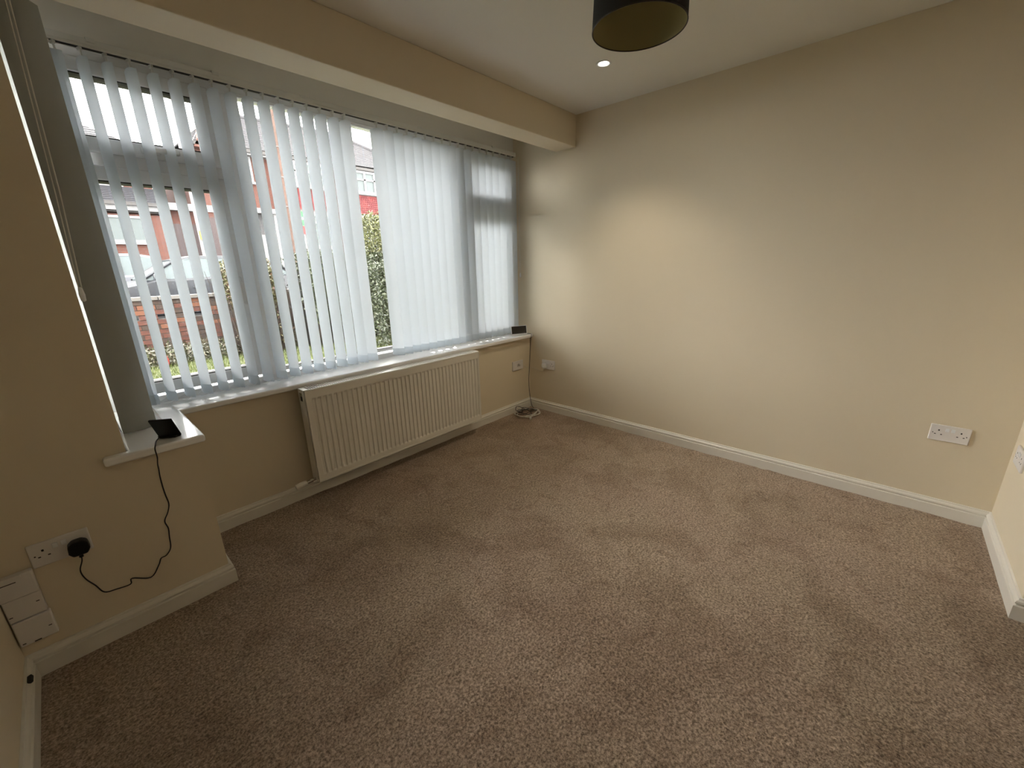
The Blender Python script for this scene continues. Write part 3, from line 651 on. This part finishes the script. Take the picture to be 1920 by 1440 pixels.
M_bark = mat('dark_twigs', (0.06, 0.035, 0.022), 0.9); M_inner = mat('hedge_shade', (0.012, 0.013, 0.008), 1.0)

HG = empty('hedge', (1.0, 5.0, GL), 'clipped green hedge running behind the garden, right of the brick wall', 'hedge')
V, n = leaf_cloud(30000, shell(-0.25, 4.2, 4.35, 5.3, 0.50, 1.56), 0.028, 3); o = cloud_obj('foliage', V, n, L_green, kind='stuff'); child(o, HG)
V, n = leaf_cloud(15000, shell(0.50, 3.2, 3.75, 4.5, 0.05, 1.42), 0.028, 9); o = cloud_obj('foliage', V, n, L_green, kind='stuff'); child(o, HG)
mb = MB()
for k in range(90):
    x = random.uniform(-0.3, 4.0); y = random.uniform(4.5, 5.2); mb.tube([(x, y, GL), (x+random.uniform(-.1, .1), y-0.05, 0.4), (x+random.uniform(-.25, .25), y-0.1, 1.2)], [0.014, 0.010, 0.004], 5)
o = mb.build('branches', M_bark, kind='stuff'); child(o, HG)
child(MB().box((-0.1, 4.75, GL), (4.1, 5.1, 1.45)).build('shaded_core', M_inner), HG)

BS = empty('bush', (-0.8, 5.0, GL), 'loose bronze and yellow leaved bush in front of the garden wall, twiggy at its foot', 'bush')
def blob(c, r, ragged=0.2):
    def f(n, rs):
        d = rs.normal(size=(n, 3)); d /= np.linalg.norm(d, axis=1)[:, None]; rr = 1-np.abs(rs.normal(scale=ragged, size=n)); return np.array(c)+d*np.array(r)*rr[:, None]+rs.normal(scale=0.015, size=(n, 3))
    return f
V1, n1 = leaf_cloud(7500, blob((-0.80, 5.05, 1.13), (0.45, 0.40, 0.50)), 0.027, 5); V2, n2 = leaf_cloud(1300, blob((-0.75, 4.85, 0.45), (0.42, 0.32, 0.35), 0.4), 0.022, 6)
o = cloud_obj('foliage', np.concatenate([V1, V2]), n1+n2, L_yell, kind='stuff'); child(o, BS)
mb = MB()
for k in range(120):
    a = random.uniform(0, 6.28); r = random.uniform(0.1, 0.55); x0 = -0.75+0.25*math.cos(a); y0 = 5.0+0.2*math.sin(a)
    mb.tube([(x0, y0, GL), (x0+r*0.5*math.cos(a)+random.uniform(-.1, .1), y0+r*0.3*math.sin(a), 0.35+random.uniform(-.1, .2)), (x0+r*math.cos(a), y0+r*0.5*math.sin(a), 0.95+random.uniform(-.3, .4))], [0.012, 0.008, 0.003], 4)
o = mb.build('branches', M_bark, kind='stuff'); child(o, BS)

SB = empty('bush', (1.3, 4.7, GL), 'tall yellow green bush rising above the hedge, in the clear gap of the blind', 'bush')
V, n = leaf_cloud(9000, blob((1.28, 4.75, 1.72), (0.42, 0.36, 0.58), 0.25), 0.024, 8); o = cloud_obj('foliage', V, n, L_lime, kind='stuff'); child(o, SB)
child(MB().tube([(1.3, 4.8, GL), (1.28, 4.78, 0.9), (1.28, 4.75, 1.9)], [0.03, 0.022, 0.01], 6).build('stem', M_bark), SB)

LC = empty('ground_cover', (-1.5, 5.6, GL), 'low leafy plants and fallen leaves along the foot of the garden wall', 'plants')
V, n = leaf_cloud(14000, shell(-3.6, 0.8, 5.0, 5.88, GL, 0.27, 0.03, 0.3), 0.026, 11); o = cloud_obj('foliage', V, n, L_lit, kind='stuff'); child(o, LC)
rs = np.random.RandomState(4); n = 26000
P = np.stack([rs.uniform(-4, 3.2, n), rs.uniform(2.6, 5.2, n), np.full(n, GL)], 1); hgt = rs.uniform(0.025, 0.06, n); th = rs.uniform(0, 6.28, n)
dx = np.stack([np.cos(th), np.sin(th), 0*th], 1)*0.004; ln_ = rs.normal(scale=0.018, size=(n, 3)); ln_[:, 2] = hgt
V = np.stack([P-dx, P+dx, P+dx*0.4+ln_, P-dx*0.4+ln_], 1).reshape(-1, 3)
cloud_obj('lawn_grass', V, n, L_grass, kind='stuff', label='short bright green lawn grass outside the window', cat='grass')
tag(MB().lathe([(0.002, 0), (0.035, 0.005), (0.060, 0.06), (0.066, 0.11), (0.052, 0.17), (0.025, 0.215), (0.002, 0.225)], (-2.08, 4.93, GL-0.004), 24).build('garden_ornament', mat('pink_plastic', (0.75, 0.13, 0.11), 0.35), smooth=True), 'rounded pink garden ornament standing at the edge of the lawn', 'ornament')

# --- poles
M_steel = mat('pale_painted_steel', (0.40, 0.38, 0.37), 0.6); M_wood = mat('weathered_pole', (0.30, 0.18, 0.14), 0.9, var=(8, (0.20, 0.12, 0.09), 0.4, 0.7))
lp = empty('street_lamp', (-0.10, 10.5, GR), 'tall pale street lamp column seen through the left casement', 'lamp post')
MB().lathe([(0.09, 0), (0.09, 1.1), (0.062, 1.2), (0.050, 6.2), (0.001, 6.2)], n=20).build('column', M_steel, lp, smooth='auto')
MB().tube([(0, 0, 6.15), (0, -0.3, 6.45), (0, -0.9, 6.55)], 0.035, 10).build('arm', M_steel, lp); MB().box((-0.12, -1.5, 6.5), (0.12, -0.85, 6.62)).build('lantern', M_steel, lp, bevel=0.02)
MB().box((-0.05, -0.075, 1.95), (0.05, -0.058, 2.15)).build('number_plate', mat('yellow_plate', (0.6, 0.5, 0.08), 0.6), lp)
tp = empty('telegraph_pole', (2.45, 11.5, GR), 'reddish brown wooden telegraph pole across the street', 'pole')
MB().lathe([(0.13, 0), (0.10, 7.5), (0.001, 7.5)], n=16).build('pole', M_wood, tp, smooth='auto'); MB().box((-0.5, -0.06, 7.0), (0.5, 0.04, 7.1)).build('crossarm', M_wood, tp)
for k in range(6): MB().tube([(-0.17 if k % 2 else 0.0, -0.12, 2.6+k*0.4), (0.0 if k % 2 else 0.17, -0.12, 2.6+k*0.4)], 0.012, 6).build('climbing_step', M_steel, tp)
sg = empty('estate_agent_board', (1.86, 9.0, GR), 'green and red estate agent board on a post by the hedge', 'sign')
MB().box((-0.03, 0, 0), (0.03, 0.05, 2.6)).build('post', mat('white_post', (0.5, 0.5, 0.48), 0.7), sg)
MB().box((-0.22, -0.02, 2.26), (0.22, 0.0, 2.60)).build('board', mat('board_green', (0.05, 0.42, 0.12), 0.6), sg); MB().box((-0.22, -0.022, 2.05), (0.22, 0.0, 2.25)).build('board', mat('board_red', (0.55, 0.05, 0.05), 0.6), sg)
MB().box((-0.12, -0.025, 2.40), (0.12, -0.019, 2.46)).build('white_mark', mat('board_white', (0.7, 0.7, 0.7), 0.6), sg)

# --- cars
M_tyre = mat('tyre', (0.015, 0.015, 0.016), 0.8); M_cglass = mat('car_glass', (0.30, 0.36, 0.37), 0.25, spec=0.12); M_alloy = mat('alloy', (0.35, 0.36, 0.37), 0.3, metal=0.8)
def loft(name, secs, m_, par, smooth=True):
    """secs: list of (x, [(y,z)...] half section from bottom centre-side up to the top centre)"""
    vs = []; n = len(secs[0][1])
    for x, s_ in secs:
        vs += [(x, -y, z) for y, z in s_] + [(x, y, z) for y, z in reversed(s_)]
    m2 = 2*n; fs = []
    for i in range(len(secs)-1):
        for j in range(m2): fs.append((i*m2+j, (i+1)*m2+j, (i+1)*m2+(j+1) % m2, i*m2+(j+1) % m2))
    fs += [tuple(range(m2)), tuple((len(secs)-1)*m2+j for j in range(m2-1, -1, -1))]
    o = MB().add(vs, fs).build(name, m_, par, smooth='auto' if smooth else False); return o
def car(x, y, z, label, paint, tail=False, flip=1, k=1.0, tall=0.0):
    c_ = empty('car', (x, y, z), label, 'car', rz=0 if flip > 0 else math.pi)
    T = tall
    def sec(hw, belt, bot=0.22): return [(hw*0.80, bot), (hw*0.98, bot+0.12), (hw, (bot+belt)/2), (hw*0.97, belt-0.06), (hw*0.88, belt)]
    body = [(0.0, sec(0.62, 0.66, 0.30)), (0.12, sec(0.78, 0.76, 0.24)), (0.6, sec(0.86, 0.90+T*.5)), (1.05, sec(0.87, 1.0+T*.6)), (1.3, sec(0.88, 1.05+T*.6)), (2.6, sec(0.88, 1.08+T*.6)), (3.6, sec(0.87, 1.10+T*.6)), (4.05, sec(0.80, 1.06+T*.6, 0.26)), (4.15, sec(0.72, 0.9+T*.5, 0.32))]
    loft('body', body, paint, c_)
    b0 = 1.04+T*.6; rt_ = 1.50+T
    gh = [(1.12, [(0.79, b0-0.02), (0.79, b0), (0.78, b0+0.01), (0.5, b0+0.015)]), (1.70, [(0.80, b0), (0.70, rt_-0.12), (0.66, rt_-0.09), (0.5, rt_-0.075)]), (2.05, [(0.80, b0), (0.66, rt_-0.03), (0.62, rt_-0.01), (0.45, rt_)]), (3.1, [(0.80, b0), (0.66, rt_-0.03), (0.62, rt_-0.01), (0.45, rt_)]), (3.65, [(0.79, b0), (0.66, rt_-0.14), (0.62, rt_-0.11), (0.45, rt_-0.10)]), (4.0, [(0.74, b0), (0.72, b0+0.10), (0.70, b0+0.11), (0.45, b0+0.12)])]
    loft('glazing', gh, M_cglass, c_)
    rf = [(1.66, [(0.70, rt_-0.135), (0.69, rt_-0.10), (0.5, rt_-0.068)]), (2.05, [(0.675, rt_-0.055), (0.64, rt_+0.0), (0.45, rt_+0.012)]), (3.1, [(0.675, rt_-0.055), (0.64, rt_+0.0), (0.45, rt_+0.012)]), (3.68, [(0.68, rt_-0.17), (0.64, rt_-0.105), (0.45, rt_-0.088)])]
    loft('roof', rf, paint, c_)
    mb = MB()
    for s_ in (-1, 1):
        mb.tube([(1.10, s_*0.80, b0-0.01), (1.70, s_*0.70, rt_-0.10)], 0.028, 6); mb.tube([(2.40, s_*0.815, b0-0.02), (2.42, s_*0.68, rt_-0.04)], 0.030, 6); mb.tube([(3.35, s_*0.81, b0-0.02), (3.40, s_*0.67, rt_-0.08)], 0.045, 6); mb.tube([(4.02, s_*0.75, b0), (3.66, s_*0.67, rt_-0.13)], 0.05, 6)
    mb.build('pillars', paint, c_)
    for wx in (0.78, 3.30):
        for s_ in (-1, 1):
            wh = MB().lathe([(0.19, -0.10), (0.29, -0.10), (0.315, -0.07), (0.315, 0.07), (0.29, 0.10), (0.19, 0.10)], (0, 0, 0), 24, axis='y').build('wheel', M_tyre, c_, smooth='auto'); wh.location = (wx, s_*0.79, 0.315)
            MB().lathe([(0.001, s_*0.085), (0.17, s_*0.09), (0.20, s_*0.10)], (0, 0, 0), 20, axis='y').build('hub', M_alloy, wh)
    for s_ in (-1, 1):
        MB().box((1.28, s_*0.86, b0-0.02), (1.44, s_*1.02, b0+0.11)).build('mirror', paint, c_, bevel=0.03, smooth='auto')
        MB().box((0.02, s_*0.48, 0.62), (0.20, s_*0.74, 0.76)).build('headlamp', mat('headlamp', (0.5, 0.52, 0.55), 0.1), c_, bevel=0.02)
        MB().box((4.0, s_*0.55, 0.82+T*.5), (4.17, s_*0.80, 1.02+T*.6)).build('tail_light', mat('tail_red', (0.55, 0.01, 0.03), 0.2), c_, bevel=0.02)
        MB().box((1.9, s_*0.885, 0.84), (2.06, s_*0.905, 0.87)).build('door_handle', M_alloy, c_)
        MB().box((0.3, s_*0.84, 0.22), (3.9, s_*0.885, 0.30)).build('sill_trim', M_tyre, c_)
    return c_
M_p1 = mat('dark_car_paint', (0.06, 0.068, 0.085), 0.35, spec=0.4); M_p2 = mat('silver_car_paint', (0.35, 0.37, 0.42), 0.4, spec=0.3)
car(-2.75, 9.5, GR+0.02, 'dark grey hatchback parked beyond the garden wall, facing left', M_p1)
car(-0.2, 12.2, GR, 'silver tall car with red tail light parked behind the dark hatchback', M_p2, flip=-1, tall=0.15).location = (0.75, 12.2, GR)
# flip the silver car so its tail points left

# --- houses across the street
M_frameW = mat('house_frames', (0.55, 0.56, 0.57), 0.5); M_hglass = mat('house_glass', (0.30, 0.35, 0.35), 0.3, spec=0.15); M_fascia = mat('house_fascia', (0.62, 0.62, 0.62), 0.6); M_gutter = mat('gutter', (0.10, 0.09, 0.085), 0.6)
M_rooft = mat('pale_roof_tile', (0.24, 0.235, 0.25), 0.9, var=(5, (0.19, 0.185, 0.20), 0.35, 0.65)); M_roofd = mat('dark_roof_tile', (0.10, 0.10, 0.12), 0.85); M_redt = mat('red_hung_tile', (0.50, 0.07, 0.065), 0.8, var=(14, (0.40, 0.05, 0.05), 0.4, 0.6)); M_redt2 = mat('red_hung_tile_dark', (0.33, 0.035, 0.04), 0.8)
M_rend = mat('white_render', (0.55, 0.54, 0.53), 0.9); M_bdoor = mat('brown_door', (0.085, 0.04, 0.04), 0.6); M_soff = mat('dark_soffit', (0.05, 0.045, 0.04), 0.8)
def hwin(x0, x1, z0, z1, yf, par, nm=3, top=True, sill=True):
    wf = MB(); t = 0.07; y0, y1 = yf-0.05, yf+0.03
    frame_rect(wf, x0, x1, z0, z1, y0, y1, t, t, t, t)
    wd = (x1-x0)/nm
    for k in range(1, nm): wf.box((x0+k*wd-0.045, y0, z0+t), (x0+k*wd+0.045, y1, z1-t))
    if top: wf.box((x0+t, y0, z1-0.36), (x1-t, y1, z1-0.30))
    if sill: wf.box((x0-0.06, yf-0.12, z0-0.07), (x1+0.06, y0, z0+0.01))
    f_ = wf.build('window', M_frameW, par)
    for k in range(nm):
        MB().box((x0+k*wd+0.03, yf-0.01, z0+0.04), (x0+(k+1)*wd-0.03, yf+0.0, z1-0.04)).build('pane', M_hglass, f_)
    return f_
def slope_tiles(name, A, B, C_, D_, rows, m_, par, t=0.035):
    """roof slope: eave A->B, ridge D->C; courses as overlapping strips"""
    A, B, C_, D_ = map(Vector, (A, B, C_, D_)); mb = MB()
    nrm = (B-A).cross(D_-A).normalized()
    if nrm.z < 0: nrm = -nrm
    for r in range(rows):
        a, b = r/rows, (r+1)/rows+0.15/rows
        p0 = A.lerp(D_, a); p1 = B.lerp(C_, a); q0 = A.lerp(D_, min(b, 1)); q1 = B.lerp(C_, min(b, 1))
        vs = [p0+nrm*t, p1+nrm*t, q1, q0, p0, p1]; mb.add(vs, [(0, 1, 2, 3), (4, 5, 1, 0)])
    return mb.build(name, m_, par, kind='stuff')
FY = 16.0
# right semi with bays
Hs = empty('house', (0, 0, 0), 'red brick semi detached house with two bays and red hung tiles across the street', 'house')
MB().box((1.30, FY, 0), (10.6, FY+7, 5.55)).build('wall', M_brick, Hs)
Eb = 15.65
slope_tiles('roof', (1.15, Eb, 5.55), (10.9, Eb, 5.62), (8.42, 19.6, 7.75), (3.4, 19.6, 7.62), 26, M_rooft, Hs)
slope_tiles('roof', (10.9, Eb, 5.62), (10.9, 23.4, 5.62), (8.42, 19.7, 7.75), (8.42, 19.6, 7.75), 24, M_rooft, Hs)
slope_tiles('roof', (10.9, 23.4, 5.6), (1.15, 23.4, 5.6), (3.4, 19.6, 7.62), (8.42, 19.6, 7.75), 20, M_rooft, Hs)
slope_tiles('roof', (1.15, 23.4, 5.6), (1.15, Eb, 5.55), (3.4, 19.6, 7.62), (3.4, 19.7, 7.62), 20, M_rooft, Hs)
MB().tube([(3.4, 19.6, 7.68), (8.42, 19.6, 7.80), (10.9, Eb, 5.70)], 0.07, 6).build('ridge_tiles', M_rooft, Hs)
MB().box((1.15, Eb-0.10, 5.42), (10.9, Eb, 5.53)).build('gutter', M_gutter, Hs)
MB().box((1.15, Eb, 5.36), (10.9, FY, 5.50)).build('fascia', M_fascia, Hs)
MB().prism([(1.35, 5.35), (2.35, 5.35), (1.85, 6.25)], 15.55, 17.2, axes='xzy').build('gable', M_brick, Hs)
mb = MB()
for xa_, za_, xb_, zb_ in ((1.22, 5.32, 1.85, 6.36), (1.85, 6.36, 2.48, 5.32)):
    mb.obox(((xa_+xb_)/2, 15.52, (za_+zb_)/2), ((xb_-xa_)/2, 0, (zb_-za_)/2), (0, 0.03, 0), (0.045, 0, 0.06))
mb.build('bargeboard', M_fascia, Hs)
hwin(2.45, 3.12, 4.50, 5.40, FY, Hs, 1, sill=True)
hwin(1.75, 2.40, 2.4, 3.1, FY, Hs, 1)
mb = MB(); mb.box((2.75, 15.55, 0.2), (2.87, 15.7, 3.42)); mb.box((3.45, 15.55, 0.2), (3.57, 15.7, 3.42)); mb.box((2.7, 15.4, 3.38), (3.62, FY, 3.55))
mb.build('porch', M_fascia, Hs); MB().box((2.87, 15.9, 0.2), (3.45, 15.95, 3.38)).build('front_door', mat('grey_door', (0.10, 0.10, 0.11), 0.5), Hs); MB().box((2.9, 15.85, 0.4), (3.42, 15.9, 2.65)).build('door_panel', M_fascia, Hs)
def bay(x0, x1):
    yb2 = 15.45
    MB().box((x0, yb2, 0), (x1, FY, 5.36)).build('bay', M_rend, Hs)
    mb = MB(); rows = 9; z0, z1 = 3.62, 4.36
    for r in range(rows):
        za_ = z0+(z1-z0)*r/rows; nn = 22
        for k in range(nn):
            u0 = x0-0.02+(x1-x0+0.04)*k/nn; u1 = u0+(x1-x0+0.04)/nn*0.93; um = (u0+u1)/2
            ph = abs(((k+r) % 8)-4) < 1.1 or abs(((k-r) % 8)-4) < 1.1
            mb.add([(u0, yb2-0.05, za_+0.02), (um, yb2-0.055, za_-0.015), (u1, yb2-0.05, za_+0.02), (u1, yb2-0.02, za_+(z1-z0)/rows+0.02), (u0, yb2-0.02, za_+(z1-z0)/rows+0.02)], [(0, 1, 2, 3, 4)], 1 if ph else 0)
    mb.build('hung_tiles', [M_redt, M_redt2], Hs, kind='stuff')
    hwin(x0+0.02, x1-0.02, 4.47, 5.33, yb2-0.03, Hs, 4); hwin(x0+0.02, x1-0.02, 2.2, 3.48, yb2-0.03, Hs, 4)
bay(4.0, 5.6); bay(6.85, 8.75)
# left house
Hl = empty('house', (0, 0, 0), 'two storey brick house with low tiled lean-to at the far left of the street', 'house')
MB().box((-7.0, FY+1.2, 0), (0.25, FY+7, 5.15)).build('wall', M_brick, Hl)
MB().box((-6.8, FY, 0), (0.22, FY+1.2, 3.15)).build('lean_to', M_brick, Hl)
slope_tiles('roof', (-7.3, FY+0.85, 5.2), (0.55, FY+0.85, 5.2), (-2.6, FY+4, 7.0), (-4.5, FY+4, 7.0), 18, M_rooft, Hl)
slope_tiles('roof', (0.55, FY+0.85, 5.2), (0.55, FY+7.2, 5.2), (-2.6, FY+4.1, 7.0), (-2.6, FY+4, 7.0), 18, M_rooft, Hl)
slope_tiles('roof', (0.55, FY+7.2, 5.2), (-7.3, FY+7.2, 5.2), (-4.5, FY+4, 7.0), (-2.6, FY+4, 7.0), 12, M_rooft, Hl)
MB().box((-7.3, FY+0.75, 5.06), (0.55, FY+0.86, 5.18)).build('gutter', M_fascia, Hl)
slope_tiles('lean_to_roof', (-6.9, FY-0.2, 3.47), (0.25, FY-0.2, 3.47), (0.25, FY+1.2, 4.12), (-6.9, FY+1.2, 4.12), 9, M_roofd, Hl, 0.05)
MB().box((-6.9, FY+1.17, 4.08), (-0.5, FY+1.25, 4.35)).build('flashing', M_rend, Hl)
MB().box((-6.9, FY-0.32, 3.39), (0.25, FY-0.20, 3.49)).build('gutter', M_gutter, Hl)
MB().box((-6.9, FY-0.20, 3.25), (0.25, FY-0.12, 3.40)).build('fascia', M_fascia, Hl)
MB().box((-6.9, FY-0.12, 3.2), (0.25, FY, 3.26)).build('soffit', M_soff, Hl)
hwin(-2.6, -0.30, 2.30, 3.10, FY, Hl, 4, top=False)
hwin(-3.2, -1.1, 4.55, 4.95, FY+1.2, Hl, 3, top=False)
# garage between
Hgar = empty('garage', (0, 0, 0), 'flat roofed garage with white fascia between the two houses', 'garage')
MB().box((0.27, FY+0.3, 0), (1.29, FY+5, 3.36)).build('wall', M_brick, Hgar); MB().box((0.26, FY-0.05, 3.36), (1.85, FY+5, 3.58)).build('fascia', M_fascia, Hgar)
MB().box((0.34, FY+0.26, 0.3), (0.78, FY+0.3, 2.95)).build('gate', M_bdoor, Hgar); MB().box((0.84, FY+0.26, 0.3), (1.24, FY+0.3, 2.95)).build('gate', M_bdoor, Hgar)
MB().box((1.30, FY-0.4, 0.2), (1.85, FY-0.3, 3.15)).build('door', M_bdoor, Hgar)
# trees behind
def tree(name, c, r, label, lm, seed, n_=2500, tw=True):
    o = empty(name, (c[0], c[1], 0.1), label, 'tree')
    if n_:
        V, n = leaf_cloud(n_, blob(c, r, 0.35), 0.09, seed); child(cloud_obj('foliage', V, n, lm, kind='stuff'), o)
    mb = MB(); mb.tube([(c[0], c[1], 0.1), (c[0]+.1, c[1], c[2]-r[2]*0.5), (c[0], c[1], c[2]+r[2]*0.7)], [0.14, 0.09, 0.03], 7)
    rr = random.Random(seed)
    for k in range(60):
        a = rr.uniform(0, 6.28); z = c[2]+rr.uniform(-0.7, 0.6)*r[2]; L = rr.uniform(0.5, 0.95)
        mb.tube([(c[0], c[1], z-0.3), (c[0]+r[0]*L*0.5*math.cos(a), c[1]+r[1]*L*0.5*math.sin(a), z), (c[0]+r[0]*L*math.cos(a), c[1]+r[1]*L*math.sin(a), z+0.5)], [0.035, 0.02, 0.008], 4)
    child(mb.build('branches', M_bark, kind='stuff'), o); return o
tree('tree', (1.5, 25, 4.2), (0.9, 1.0, 1.3), 'ochre leaved tree seen over the garage roof', L_yell, 21)
tree('tree', (2.7, 26, 4.4), (1.0, 1.0, 1.6), 'bare pale twigged tree beside the lamp post', L_yell, 22, 300)
MB().box((-14, 40, 0.0), (40, 41, 3.0)).build('ground_far_hedge', L_green, kind='structure')
